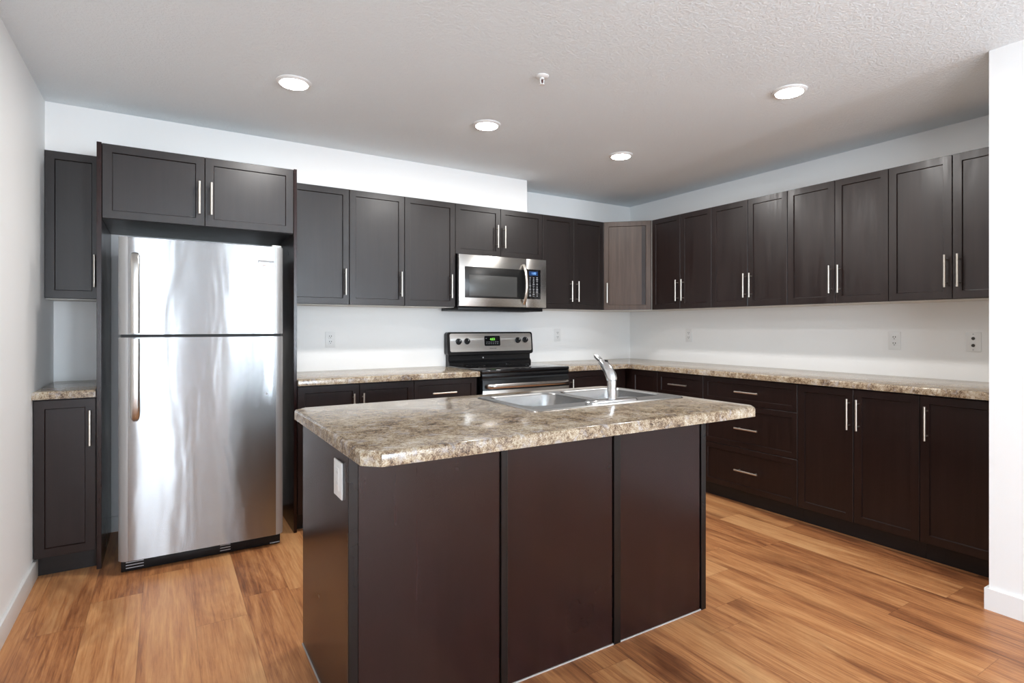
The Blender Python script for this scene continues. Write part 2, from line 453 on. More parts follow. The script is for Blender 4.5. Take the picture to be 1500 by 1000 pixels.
# diagonal corner unit
P1, P2 = Vector((-0.632, -0.330)), Vector((-0.330, -0.615))
root = tag(empty('corner_wall_cabinet', (P1.x, P1.y, 0), math.atan2(P2.y - P1.y, P2.x - P1.x)),
           'brownish diagonal corner wall cabinet with one door, reflecting the room', 'cabinet', UG)
inv = Matrix.Rotation(-root.rotation_euler.z, 2) if False else None
a = root.rotation_euler.z
def to_local(p):
    d = Vector((p[0] - P1.x, p[1] - P1.y)); return (d.x * math.cos(a) + d.y * math.sin(a), -d.x * math.sin(a) + d.y * math.cos(a))
bm = bmesh.new()
prism(bm, [to_local(p) for p in ((-0.632, -0.0005), (-0.632, -0.313), (-0.319, -0.616), (-0.0005, -0.616), (-0.0005, -0.0005))], UZ0, UZ1)
link('body', bm, M_wood, root)
bm = bmesh.new()
prism(bm, [to_local(p) for p in ((-0.630, -0.002), (-0.630, -0.311), (-0.321, -0.613), (-0.002, -0.613), (-0.002, -0.002))], UZ0 - .004, UZ0 - .0002)
link('bottom_panel', bm, M_melamine, root)
LD = (P2 - P1).length
d = shaker('door', 0.004, LD - 0.006, UZ0 + G, UZ1 - G, DT, M_wood_sheen, root)
pull(d, 0.033, UH - .002, 0.0)
# along the right wall (local x runs towards the camera side)
def upper_right(label, y0, y1, split, h0, h1, mat=M_wood_smudged):
    w = y0 - y1
    return cabinet('wall_cabinet', label, UG, (0, y0, 0), -PI / 2, w, UZ0, UZ1, UD,
                   [('door', 0, y0 - split, UZ0, UZ1, y0 - h0, UH), ('door', y0 - split, w, UZ0, UZ1, y0 - h1, UH)], mat)
ur_ = upper_right('dark two-door wall cabinet right beside the diagonal corner cabinet, on the right wall', -0.617, -1.247, -0.934, -0.910, -0.971)
bx('edge_strip', (0.0, 0.0022, -0.330, -0.3095, UZ0 + .002, UZ1 - .002), M_melamine, ur_)
upper_right('second two-door wall cabinet from the corner along the right wall', -1.247, -1.873, -1.566, -1.548, -1.598)
upper_right('two-door wall cabinet with smudged streaks, third from the corner on the right wall', -1.873, -2.503, -2.192, -2.170, -2.225)
upper_right('two-door wall cabinet cut off by the white end wall on the right', -2.503, -3.133, -2.818, -2.793, -2.851)
# refrigerator side panels
for nm, x0, x1, lab in (('left', -4.2455, -4.2250, 'tall dark end panel on the left side of the refrigerator'),
                        ('right', -3.3020, -3.2845, 'tall dark end panel on the right side of the refrigerator')):
    tag(bx('end_panel', (x0, x1, -0.632, LB - .0005 - BT * 0, 0.0, 2.160), M_panel, bev=0.0008, seg=1), lab, 'panel', 'refrigerator end panels')

BG = 'dark base cabinets'
BZ1, BD = 0.874, 0.590
DZ0, DZ1 = 0.105, 0.868
def base(label, x0, x1, fronts, yo=0.0, name='base_cabinet', w=None):
    fr = [(k, a - x0, b - x0, c, d) + ((h - x0, z) if h is not None else ()) for k, a, b, c, d, h, z in fronts]
    return cabinet(name, label, BG, (x0, yo, 0), 0, x1 - x0, 0, BZ1, BD, fr, kick=True)
HB = 0.722
base('narrow dark base cabinet in the left corner under the small countertop', XL + .0005, -4.2465, [('door', XL + .002, -4.2465, DZ0, DZ1, -4.269, HB)], yo=LB)
base('two-door base cabinet right of the refrigerator, behind the island', -3.2835, -2.549, [('door', -3.2835, -2.913, DZ0, DZ1, -2.953, HB), ('door', -2.913, -2.549, DZ0, DZ1, -2.893, HB)], yo=LB)
base('drawer base cabinet directly left of the range', -2.549, -2.069, [('drawer', -2.549, -2.085, 0.690, DZ1, -2.340, 0.777), ('door', -2.549, -2.085, DZ0, 0.690, -2.12, 0.58)], yo=LB)
base('dark base cabinet between the range and the inside corner', -1.2545, -0.618, [('door', -1.2545, -0.700, DZ0, DZ1, -1.215, HB)])
def base_right(label, y0, y1, fronts):
    fr = [(k, y0 - a, y0 - b, c, d) + ((y0 - h, z) if h is not None else ()) for k, a, b, c, d, h, z in fronts]
    return cabinet('base_cabinet', label, BG, (0, y0, 0), -PI / 2, y0 - y1, 0, BZ1, BD, fr, kick=True)
base_right('plain brown base cabinet without a handle in the inside corner on the right wall', -0.001, -0.951, [('door', -0.655, -0.951, DZ0, DZ1, None, None)])
base_right('base cabinet with one small top drawer between corner and three-drawer stack', -0.951, -1.398, [('drawer', -0.951, -1.398, 0.690, DZ1, -1.178, 0.782), ('door', -0.951, -1.398, DZ0, 0.690, -1.36, 0.57)])
base_right('base cabinet with a stack of three wide drawers', -1.398, -2.115,
           [('drawer', -1.398, -2.115, 0.690, DZ1, -1.771, 0.781), ('drawer', -1.398, -2.115, 0.397, 0.690, -1.769, 0.533), ('drawer', -1.398, -2.115, DZ0, 0.397, -1.769, 0.247)])
base_right('two-door base cabinet right of the drawer stack', -2.115, -2.778, [('door', -2.115, -2.448, DZ0, DZ1, -2.426, 0.724), ('door', -2.448, -2.778, DZ0, DZ1, -2.478, 0.724)])
base_right('single-door base cabinet against the white end wall on the right', -2.778, -3.164, [('door', -2.778, -3.108, DZ0, DZ1, -2.812, 0.726)])

# ------------------------------------------------------------------ countertops
def offset_poly(poly, d):
    """shrink a counter-clockwise polygon by d (mitred)"""
    n = len(poly); out = []
    for i in range(n):
        p0, p1, p2 = Vector(poly[i - 1]), Vector(poly[i]), Vector(poly[(i + 1) % n])
        e1 = (p1 - p0).normalized(); e2 = (p2 - p1).normalized()
        n1 = Vector((-e1.y, e1.x)); n2 = Vector((-e2.y, e2.x))
        m = (n1 + n2); m = m / m.dot(n1)
        q = p1 + m * d; out.append((q.x, q.y))
    return out
def slab(bm, poly, z0, z1, b, hole=None):
    loops = [(poly, z0)]
    loops.append((poly, z1 - b))
    for k in (1, 2, 3):
        t = k / 3 * PI / 2
        loops.append((offset_poly(poly, b * (1 - math.cos(t))), z1 - b + b * math.sin(t)))
    rings = [[bm.verts.new((x, y, z)) for x, y in pl] for pl, z in loops]
    n = len(poly)
    for i in range(len(rings) - 1):
        for k in range(n):
            bm.faces.new((rings[i][k], rings[i][(k + 1) % n], rings[i + 1][(k + 1) % n], rings[i + 1][k]))
    def fill(ring, holev):
        es = []
        for lp in ([ring] + ([holev] if holev else [])):
            for i in range(len(lp)):
                e = bm.edges.get((lp[i], lp[(i + 1) % len(lp)])) or bm.edges.new((lp[i], lp[(i + 1) % len(lp)]))
                es.append(e)
        bmesh.ops.triangle_fill(bm, use_beauty=True, use_dissolve=False, edges=es)
    ht = hb = None
    if hole:
        ht = [bm.verts.new((x, y, z1)) for x, y in hole]; hb = [bm.verts.new((x, y, z0)) for x, y in hole]
        for i in range(len(hole)):
            bm.faces.new((ht[i], ht[(i + 1) % len(hole)], hb[(i + 1) % len(hole)], hb[i]))
    fill(rings[-1], ht); fill(rings[0], hb)
CZ0, CZ1 = 0.8745, 0.912
def countertop(label, poly, hole=None, b=0.009):
    bm = bmesh.new(); slab(bm, poly, CZ0, CZ1, b, hole)
    return tag(link('countertop', bm, M_counter, smooth=40), label, 'countertop', 'mottled laminate countertops')
countertop('small mottled brown countertop in the left corner beside the refrigerator', [(XL + .0005, -0.672), (-4.2465, -0.672), (-4.2465, LB - .0005), (XL + .0005, LB - .0005)])
countertop('mottled brown countertop between the refrigerator and the range', [(-3.2835, -0.672), (-2.067, -0.672), (-2.067, LB - .0005), (-3.2835, LB - .0005)])
countertop('long L-shaped mottled countertop from the range round the corner along the right wall',
           [(-1.256, -0.635), (-0.635, -0.635), (-0.635, -3.164), (-0.0005, -3.164), (-0.0005, -0.0005), (-1.256, -0.0005)])

# ------------------------------------------------------------------ island
IX0, IX1, IY0, IY1 = -3.500, -1.960, -2.505, -1.905
isl = tag(empty('kitchen_island', ((IX0 + IX1) / 2, (IY0 + IY1) / 2, 0)), 'dark panelled kitchen island base standing in the middle of the floor', 'kitchen island')
ox, oy = isl.location.x, isl.location.y
def ib(name, x0, x1, y0, y1, z0, z1, mat, bev=0.0):
    return bx(name, (x0 - ox, x1 - ox, y0 - oy, y1 - oy, z0, z1), mat, isl, bev, 1)
bm = bmesh.new()     # hollow carcass, open at the top for the sink bowls
for d_ in ((IX0 + .018, IX1 - .018, IY1 - .02, IY1, 0.10, CZ0 - .001), (IX0 + .018, IX1 - .018, IY0 + .002, IY1 - .02, 0.10, 0.118),
           (IX0 + .018, IX1 - .018, IY0 + .002, IY0 + .016, 0.118, CZ0 - .001)):
    box(bm, d_[0] - ox, d_[1] - ox, d_[2] - oy, d_[3] - oy, d_[4], d_[5])
link('body', bm, M_wood, isl)
ib('toe_kick', IX0 + .02, IX1 - .02, IY1 - .075, IY1 - .06, 0, 0.10, M_kick)
e1_ = ib('end_panel', IX0, IX0 + .018, IY0 + .001, IY1 + .030, 0.0, CZ0 - .0005, M_panel, 0.0008)
ib('end_panel', IX1 - .018, IX1, IY0 + .001, IY1 + .030, 0.0, CZ0 - .0005, M_panel, 0.0008)
for x0, x1 in ((-3.4725, -2.9935), (-2.965, -2.4895), (-2.4525, -1.9885)):
    ib('back_panel', x0, x1, IY0 - .004, IY0 + .0015, 0.004, CZ0 - .0005, M_panel, 0.0008)
for x0, x1 in ((-3.503, -3.474), (-2.989, -2.963), (-2.484, -2.450), (-1.984, -1.955)):
    ib('batten', x0, x1, IY0 - .010, IY0 + .001, 0.0, CZ0 - .0005, M_batten, 0.0012)
bm = bmesh.new()
box(bm, IX0 - .004 - ox, IX0 - ox, IY0 - oy, IY1 + .03 - oy, 0, 0.004)
box(bm, -3.474 - ox, -1.984 - ox, IY0 - .0075 - oy, IY0 - oy, 0, 0.004)
link('caulk_line', bm, M_caulk, isl)
# island top with a clipped corner at each end and a cut-out for the sink
TX0, TX1, TY0, TY1, ch = -3.537, -1.958, -2.785, -1.868, 0.042
SX0, SX1, SY0, SY1 = -2.800, -1.995, -2.445, -1.965
def rrect(x0, x1, y0, y1, r, n=6):
    pts = []
    for cx_, cy_, a0 in ((x1 - r, y0 + r, -PI / 2), (x1 - r, y1 - r, 0), (x0 + r, y1 - r, PI / 2), (x0 + r, y0 + r, PI)):
        for k in range(n + 1):
            t = a0 + PI / 2 * k / n; pts.append((cx_ + r * math.cos(t), cy_ + r * math.sin(t)))
    return pts
countertop('large mottled countertop on the island with clipped corners, holding the sink',
           [(TX0 + ch, TY0), (TX1 - ch, TY0), (TX1, TY0 + ch), (TX1, TY1 - ch), (TX1 - ch, TY1), (TX0 + ch, TY1), (TX0, TY1 - ch), (TX0, TY0 + ch)],
           hole=rrect(SX0 + .018, SX1 - .018, SY0 + .018, SY1 - .018, 0.03))

# ------------------------------------------------------------------ sink
snk = tag(empty('kitchen_sink', ((SX0 + SX1) / 2, (SY0 + SY1) / 2, CZ1)), 'stainless double-bowl sink set into the island countertop', 'sink')
sox, soy = snk.location.x, snk.location.y
bowls = [rrect(SX0 + .035, -2.415, SY0 + .098, SY1 - .032, 0.055), rrect(-2.385, SX1 - .035, SY0 + .098, SY1 - .032, 0.055)]
RZ = CZ1 + .0045
bm = bmesh.new()
o0 = rrect(SX0, SX1, SY0, SY1, 0.035)
o1 = rrect(SX0 + .006, SX1 - .006, SY0 + .006, SY1 - .006, 0.030)
def ring(bm, pts, z): return [bm.verts.new((x - sox, y - soy, z - CZ1)) for x, y in pts]
def skin(bm, A, B):
    n = len(A)
    for i in range(n): bm.faces.new((A[i], A[(i + 1) % n], B[(i + 1) % n], B[i]))
r0 = ring(bm, o0, CZ1 + .0004); r1 = ring(bm, o1, RZ); skin(bm, r0, r1)
hs = [ring(bm, b_, RZ) for b_ in bowls]
es = []
for lp in [r1] + hs:
    for i in range(len(lp)):
        es.append(bm.edges.get((lp[i], lp[(i + 1) % len(lp)])) or bm.edges.new((lp[i], lp[(i + 1) % len(lp)])))
bmesh.ops.triangle_fill(bm, use_beauty=True, use_dissolve=False, edges=es)
link('rim', bm, M_steel_bowl, snk, smooth=30)
for (x0, x1) in ((SX0 + .035, -2.415), (-2.385, SX1 - .035)):
    bm = bmesh.new(); y0, y1 = SY0 + .098, SY1 - .032
    prof = [(0, RZ, .055), (.003, RZ - .003, .055), (.006, RZ - .010, .055), (.012, RZ - .12, .055), (.020, RZ - .155, .055), (.04, RZ - .172, .05), (.07, RZ - .176, .045)]
    rs = [ring(bm, rrect(x0 + i_, x1 - i_, y0 + i_, y1 - i_, r_), z_) for i_, z_, r_ in prof]
    for A, B in zip(rs, rs[1:]): skin(bm, A, B)
    bm.faces.new(rs[-1])
    bo = link('bowl', bm, M_steel_bowl, snk, smooth=50)
    bm = bmesh.new()
    tube(bm, [((x0 + x1) / 2 - sox, (y0 + y1) / 2 - soy, RZ - .176 - CZ1), ((x0 + x1) / 2 - sox, (y0 + y1) / 2 - soy, RZ - .172 - CZ1)], [.045, .040], 24)
    link('drain', bm, M_chrome, bo, smooth=40)
# ------------------------------------------------------------------ faucet
FX, FY = -2.383, SY0 + .056
fz = RZ
fa = tag(empty('kitchen_faucet', (FX, FY, fz)), 'chrome single-lever faucet rising from the island sink deck', 'faucet')
bm = bmesh.new()
def stadium(hl, hw, n=12):
    pts = []
    for s, a0 in ((1, -PI / 2), (-1, PI / 2)):
        for k in range(n + 1):
            t = a0 + PI * k / n; pts.append((s * (hl - hw) + hw * math.cos(t), hw * math.sin(t)))
    return pts
prev = None
for hl, hw, z_ in ((.135, .030, 0), (.135, .030, .004), (.128, .024, .009), (.09, .016, .0115)):
    rg = [bm.verts.new((x, y, z_)) for x, y in stadium(hl, hw)]
    if prev: skin(bm, prev, rg)
    else: bm.faces.new(rg[::-1])
    prev = rg
bm.faces.new(prev)
link('deck_plate', bm, M_chrome, fa, smooth=40)
bm = bmesh.new()
tube(bm, [(0, 0, .008), (0, 0, .052), (0, 0, .0525), (0, 0, .0535), (0, 0, .054), (0, 0, .086)], [.0192, .0190, .0182, .0182, .0190, .0196], 24)
link('column', bm, M_chrome, fa, smooth=40)
bm = bmesh.new()
path = [(0, 0, .0865), (0, .001, .094), (0, .008, .110), (0, .022, .128), (0, .042, .145), (0, .062, .158), (0, .070, .163), (0, .072, .1642)]
tube(bm, path, [.0208, .0218, .0222, .0215, .0190, .0150, .0125, .009], 24, up=(1, 0, 0))
link('spout', bm, M_chrome, fa, smooth=50)
bm = bmesh.new()
tube(bm, [(0, .058, .158), (0, .075, .168), (0, .100, .180), (0, .108, .184)], [.0105, .0100, .0095, .006], 16, up=(1, 0, 0))
link('lever', bm, M_chrome, fa, smooth=50)
bm = bmesh.new()
tube(bm, [(.004, .040, .160), (.005, .040, .168)], [.009, .007], 14)
link('spray_button', bm, M_black, fa, smooth=50)

# ------------------------------------------------------------------ refrigerator
FXL, FXR, FYF, FZT = -4.148, -3.386, -0.792, 1.668
fr = tag(empty('refrigerator', ((FXL + FXR) / 2, -0.40, 0)), 'tall stainless refrigerator with freezer on top, between dark end panels', 'refrigerator')
fox, foy = fr.location.x, fr.location.y
bm = bmesh.new(); box(bm, FXL + .006 - fox, FXR - .006 - fox, -0.712 - foy, -0.075 - foy, 0.055, FZT - .008, 0.004)
link('body', bm, M_fridge_side, fr, smooth=35)
def door_poly(off=0.0):
    L_, R_, yb, yf = FXL + off, FXR - off, -0.722, FYF
    pts = [(R_, yb), (L_, yb), (L_, yf + .030)]
    for k in range(1, 6):
        t = k / 5; pts.append((L_ + .040 * t ** 1.3, yf + .030 - .0295 * math.sin(t * PI / 2)))
    n = 16
    for k in range(1, n):
        t = k / n; pts.append((L_ + .040 + (R_ - L_ - .080) * t, yf - .002 * 4 * t * (1 - t)))
    for k in range(5, 0, -1):
        t = k / 5; pts.append((R_ - .040 * t ** 1.3, yf + .030 - .0295 * math.sin(t * PI / 2)))
    pts.append((R_, yf + .030))
    return [(x - fox, y - foy) for x, y in pts]
def fdoor(z0, z1, label):
    bm = bmesh.new(); pl = door_poly(); prism(bm, pl, z0, z1)
    for f in bm.faces:
        c = f.calc_center_median(); n = f.normal
        if abs(n.z) < .5 and (c.x + fox < FXL + .039 or c.x + fox > FXR - .039): f.material_index = 1
        if abs(n.z) > .5: f.material_index = 1
    es = [e for e in bm.edges if len(e.link_faces) == 2 and any(abs(f.normal.z) > .9 for f in e.link_faces)]
    bm.normal_update()
    o = link('door', bm, None, fr, smooth=25, mats=[M_steel, M_edge])
    o['label'] = label
    return o
d_top = fdoor(1.186, FZT, 'stainless freezer door')
d_bot = fdoor(0.066, 1.171, 'stainless lower refrigerator door')
bm = bmesh.new(); box(bm, FXL + .012 - fox, FXR - .012 - fox, -0.768 - foy, -0.715 - foy, 1.171, 1.186)
link('gasket', bm, M_gasket, fr)
def fhandle(parent, zs, prof):
    """flat bowed bar: rows of (z, standoff, half width, half thickness)"""
    bm = bmesh.new(); hx = -4.077 - fox; rings = []
    for z, so, hw, ht in prof:
        y = FYF - foy - so; rg = []
        for k in range(16):
            t = 2 * PI * k / 16
            cx_, sy_ = math.cos(t), math.sin(t)
            px_ = hw * math.copysign(abs(cx_) ** .6, cx_); py_ = ht * math.copysign(abs(sy_) ** .6, sy_)
            rg.append(bm.verts.new((hx + px_, y + py_, z)))
        rings.append(rg)
    for A, B in zip(rings, rings[1:]): skin(bm, A, B)
    bm.faces.new(rings[0][::-1]); bm.faces.new(rings[-1])
    return link('handle', bm, M_steel_plain, parent, smooth=45)
fhandle(d_top, None, [(1.192, .040, .018, .010), (1.26, .044, .018, .010), (1.40, .043, .0175, .010), (1.48, .040, .017, .010), (1.530, .034, .018, .010), (1.560, .026, .019, .011), (1.580, .016, .018, .010), (1.590, .008, .013, .007), (1.593, .004, .008, .004)])
fhandle(d_bot, None, [(1.165, .040, .018, .010), (1.10, .044, .018, .010), (0.96, .043, .0185, .010), (0.88, .040, .0195, .010), (0.83, .034, .0205, .011), (0.795, .026, .020, .011), (0.772, .016, .018, .010), (0.760, .008, .012, .007), (0.756, .004, .008, .004)])
bd = link('badge', (lambda b: (box(b, -3.518 - fox, -3.437 - fox, FYF - .0075 - foy, FYF + .003 - foy, 1.560, 1.590, .002), b)[1])(bmesh.new()), M_chrome, d_top, smooth=35)
text_mesh('lettering', 'FRIGIDAIRE', 0.0125, M_print, d_top, (-3.4775 - fox, FYF - .0078 - foy, 1.575), depth=.0003)
bm = bmesh.new(); tube(bm, [(-3.474 - fox, FYF + .002 - foy, .855), (-3.474 - fox, FYF - .0045 - foy, .855)], [.006, .005], 14)
link('lock_button', bm, M_edge, d_bot, smooth=40)
bm = bmesh.new(); box(bm, FXL + .010 - fox, FXR - .012 - fox, -0.752 - foy, -0.70 - foy, 0.004, 0.064, .003)
gr = link('base_grille', bm, M_black, fr, smooth=35)
for xa, wa in ((-4.118, .075), (-3.700, .05)):
    for k in range(3):
        bx('vent_slot', (xa - fox, xa + wa - fox, -0.7535 - foy, -0.7515 - foy, .018 + k * .014, .022 + k * .014), M_key, gr)
bx('corner_clip', (-3.452 - fox, -3.400 - fox, -0.7545 - foy, -0.7515 - foy, .010, .014), M_key, gr)
bm = bmesh.new(); box(bm, -3.445 - fox, -3.395 - fox, -0.775 - foy, -0.70 - foy, FZT - .006, FZT + .012, .004)
link('hinge_cover', bm, M_edge, fr, smooth=35)
bm = bmesh.new(); box(bm, FXL + .002 - fox, FXL + .030 - fox, -0.775 - foy, -0.72 - foy, FZT, FZT + .004, .0015)
link('hinge_cover', bm, M_edge, fr, smooth=35)
for sx in (FXL + .07, FXR - .07):
    bm = bmesh.new(); tube(bm, [(sx - fox, -0.68 - foy, 0), (sx - fox, -0.68 - foy, .056)], .018, 14); link('foot', bm, M_black, fr, smooth=40)
    bm = bmesh.new(); tube(bm, [(sx - fox, -0.14 - foy, 0), (sx - fox, -0.14 - foy, .056)], .018, 14); link('foot', bm, M_black, fr, smooth=40)

# ------------------------------------------------------------------ range
RX0, RX1, RYF = -2.050, -1.272, -0.660
rg = tag(empty('electric_range', ((RX0 + RX1) / 2, -0.35, 0)), 'black and stainless electric range with backguard, between the counters', 'range')
gx, gy = rg.location.x, rg.location.y
def rb(name, x0, x1, y0, y1, z0, z1, mat, parent=rg, bev=0.0, seg=2):
    return bx(name, (x0 - gx, x1 - gx, y0 - gy, y1 - gy, z0, z1), mat, parent, bev, seg)
rb('body', RX0 + .004, RX1 - .004, RYF + .035, -0.045, 0.06, 0.893, M_blackenamel)
rb('cooktop', RX0, RX1, RYF - .004, -0.10, 0.893, 0.918, M_blackgloss, rg, 0.007, 3)
for bx_, by_, br in ((-1.86, -.22, .075), (-1.47, -.22, .095), (-1.86, -.48, .105), (-1.47, -.48, .075)):
    bm = bmesh.new(); c_ = 40
    A = [bm.verts.new((bx_ - gx + br * math.cos(2 * PI * k / c_), by_ - gy + br * math.sin(2 * PI * k / c_), .9184)) for k in range(c_)]
    B = [bm.verts.new((bx_ - gx + (br - .003) * math.cos(2 * PI * k / c_), by_ - gy + (br - .003) * math.sin(2 * PI * k / c_), .9184)) for k in range(c_)]
    skin(bm, A, B); link('burner_ring', bm, M_window, rg)
rb('front_trim', RX0 + .003, RX1 - .003, RYF - .002, RYF + .03, 0.858, 0.892, M_blackenamel, rg, 0.006)
rb('vent_strip', RX0 + .012, RX1 - .012, RYF + .006, RYF + .03, 0.845, 0.859, M_gasket)
od = rb('oven_door', RX0 + .006, RX1 - .006, RYF - .006, RYF + .034, 0.245, 0.846, M_blackenamel, rg, 0.005)
rb('door_face', RX0 + .006, RX1 - .006, RYF - .0090, RYF - .005, 0.247, 0.770, M_steel_plain, od, 0.0015)
rb('door_window', RX0 + .12, RX1 - .12, RYF - .0105, RYF - .008, 0.40, 0.68, M_blackgloss, od, 0.002)
bm = bmesh.new()
hz, hy = 0.803, RYF - .045
pts = [(RX0 + .035, RYF - .005, hz), (RX0 + .036, RYF - .028, hz), (RX0 + .05, hy, hz), (RX0 + .09, hy - .004, hz), (-1.66, hy - .010, hz), (RX1 - .09, hy - .004, hz), (RX1 - .05, hy, hz), (RX1 - .036, RYF - .028, hz), (RX1 - .035, RYF - .005, hz)]
tube(bm, [(x - gx, y - gy, z) for x, y, z in pts], [.014, .0145, .015, .015, .015, .015, .015, .0145, .014], 16, up=(0, 0, 1), sq=(1.15, .8))
link('handle', bm, M_steel_plain, od, smooth=50)
rb('storage_drawer', RX0 + .006, RX1 - .006, RYF - .004, RYF + .034, 0.065, 0.240, M_steel_plain, rg, 0.005)
rb('base', RX0 + .02, RX1 - .02, RYF + .06, -0.06, 0.0, 0.062, M_black)
# backguard: black riser, tilted control head with a steel face
bm = bmesh.new()
def xprism(bm, prof, x0, x1):
    A = [bm.verts.new((x0 - gx, y - gy, z)) for y, z in prof]; B = [bm.verts.new((x1 - gx, y - gy, z)) for y, z in prof]
    n = len(prof)
    for i in range(n): bm.faces.new((A[i], A[(i + 1) % n], B[(i + 1) % n], B[i]))
    bm.faces.new(A[::-1]); bm.faces.new(B)
xprism(bm, [(-.038, .90), (-.104, .90), (-.104, .935), (-.086, .955), (-.086, .992), (-.100, 1.000), (-.038, 1.000)], RX0 + .014, RX1 + .014)
link('riser', bm, M_blackenamel, rg)
def tilt_rrect(x0, x1, z0, z1, r, y0, slope, n=6):
    return [(x - gx, y0 + slope * (z - 1.09) - gy, z) for x, z in rrect(x0, x1, z0, z1, r, n)]
def plate(name, x0, x1, z0, z1, r, yf, yb, mat, parent, slope=0.10):
    bm = bmesh.new()
    A = [bm.verts.new(p) for p in tilt_rrect(x0, x1, z0, z1, r, yf, slope)]
    B = [bm.verts.new(p) for p in tilt_rrect(x0, x1, z0, z1, r, yb, slope if yb < -.06 else 0.0)]
    skin(bm, A, B); bm.faces.new(A); bm.faces.new(B[::-1])
    return link(name, bm, mat, parent, smooth=40)
BX0, BX1 = -2.050, -1.238
bg = plate('backguard', BX0, BX1, 0.998, 1.182, .022, -.098, -.0405, M_blackenamel, rg)
cp = plate('control_panel', BX0 + .022, BX1 - .016, 1.024, 1.170, .014, -.1015, -.096, M_steel_panel, rg)
def face_y(z, off): return -.1015 + 0.10 * (z - 1.09) - off
dp = plate('display', -1.716, -1.566, 1.068, 1.150, .010, -.1035, -.100, M_blackgloss, rg)
text_mesh('clock_digits', '4:01', 0.030, M_green, dp, (-1.638 - gx, face_y(1.122, .0024) - gy, 1.122), depth=.0003, tilt=-0.10)
marks = [(-1.705, .012, 1.128)]
for k in range(6): marks += [(-1.700 + k * .0205, .014, 1.098), (-1.700 + k * .0205, .011, 1.084)]
for xk, w_, zk in marks:
    bx('key_mark', (xk - gx, xk + w_ - gx, face_y(zk, .0026) - gy, face_y(zk, .001) - gy, zk, zk + .003), M_key, dp)
text_mesh('lettering', 'FRIGIDAIRE', 0.013, M_print, cp, (-1.636 - gx, face_y(1.046, .0004) - gy, 1.046), depth=.0003, tilt=-0.10)
for kx, kz in ((-1.953, 1.106), (-1.877, 1.108), (-1.392, 1.112), (-1.318, 1.114)):
    bm = bmesh.new(); yk = face_y(kz, 0)
    tube(bm, [(kx - gx, yk + .002 - gy, kz), (kx - gx, yk - .008 - gy, kz), (kx - gx, yk - .010 - gy, kz), (kx - gx, yk - .026 - gy, kz + .001)], [.025, .0245, .019, .017], 24)
    box(bm, kx - .005 - gx, kx + .005 - gx, yk - .030 - gy, yk - .020 - gy, kz - .017, kz + .018, .001)
    kn = link('knob', bm, M_black, rg, smooth=40)
    bm = bmesh.new(); box(bm, kx - .0015 - gx, kx + .0015 - gx, yk - .0312 - gy, yk - .0298 - gy, kz + .004, kz + .017)
    link('pointer', bm, M_white, kn)
bm = bmesh.new(); tube(bm, [(-1.72 - gx, -.0862 - gy, .972), (-1.72 - gx, -.0885 - gy, .972)], [.006, .005], 14); link('vent_button', bm, M_key, rg, smooth=40)

# ------------------------------------------------------------------ microwave
MX0, MX1, MZ0, MZ1, MYF = -2.088, -1.2925, 1.374, 1.7725, -0.382
mw = tag(empty('microwave', ((MX0 + MX1) / 2, LB, MZ0)), 'stainless over-the-range microwave under the short wall cabinet', 'microwave')
mx_, my_ = mw.location.x, mw.location.y
def mb(name, x0, x1, y0, y1, z0, z1, mat, parent=mw, bev=0.0):
    return bx(name, (x0 - mx_, x1 - mx_, y0 - my_, y1 - my_, z0 - MZ0, z1 - MZ0), mat, parent, bev)
mb('body', MX0 + .004, MX1 - .006, -0.352, LB - .001, MZ0 + .001, MZ1, M_black)
bm = bmesh.new()
box(bm, MX0 + .01 - mx_, MX1 - .01 - mx_, -0.345 - my_, LB - .01 - my_, -0.024, 0.001, .004)
for xa, xb in ((-1.99, -1.79), (-1.60, -1.40)): box(bm, xa - mx_, xb - mx_, -0.29 - my_, -0.12 - my_, -0.0265, -0.022, .002)
link('underside', bm, M_black, mw, smooth=35)
DX = -1.489
md = mb('door', MX0, DX - .001, MYF, -0.352, MZ0 + .006, MZ1 - .002, M_steel_plain, mw, 0.003)
mb('door_glass', -2.040, DX - .002, MYF - .0015, MYF + .01, 1.445, 1.680, M_mwglass, md, 0.001)
mb('window', -2.003, -1.578, MYF - .0025, MYF + .01, 1.459, 1.618, M_window, md, 0.0005)
mp_ = mb('control_panel', DX + .001, MX1, MYF, -0.352, MZ0 + .006, MZ1 - .002, M_steel_plain, mw, 0.003)
kp = mb('keypad', DX + .0015, -1.350, MYF - .0015, MYF + .01, 1.449, 1.688, M_blackgloss, mw, 0.001)
mb('display', -1.462, -1.378, MYF - .0022, MYF, 1.638, 1.672, M_bluebg, kp)
text_mesh('clock_digits', '1:00', 0.026, M_blue, kp, (-1.418 - mx_, MYF - .0026 - my_, 1.655 - MZ0), depth=.0003)
for c_ in range(3):
    for r_ in range(12):
        xk = -1.462 + c_ * .034; zk = 1.620 - r_ * .0135
        w_ = random.choice((.010, .014, .018))
        bx('key_mark', (xk + .009 - w_ / 2 - mx_, xk + .009 + w_ / 2 - mx_, MYF - .0022 - my_, MYF - .001 - my_, zk - MZ0, zk + random.choice((.003, .005)) - MZ0), M_key, kp)
bm = bmesh.new(); hp = []
for k in range(13):
    t = k / 12; hp.append((-1.513 - mx_, MYF - .004 - .044 * math.sin(PI * t) ** .75 - my_, 1.405 + .315 * t - MZ0))
tube(bm, hp, [.0105] * 13, 14, up=(1, 0, 0), sq=(1.25, .8))
link('handle', bm, M_nickel, md, smooth=50)

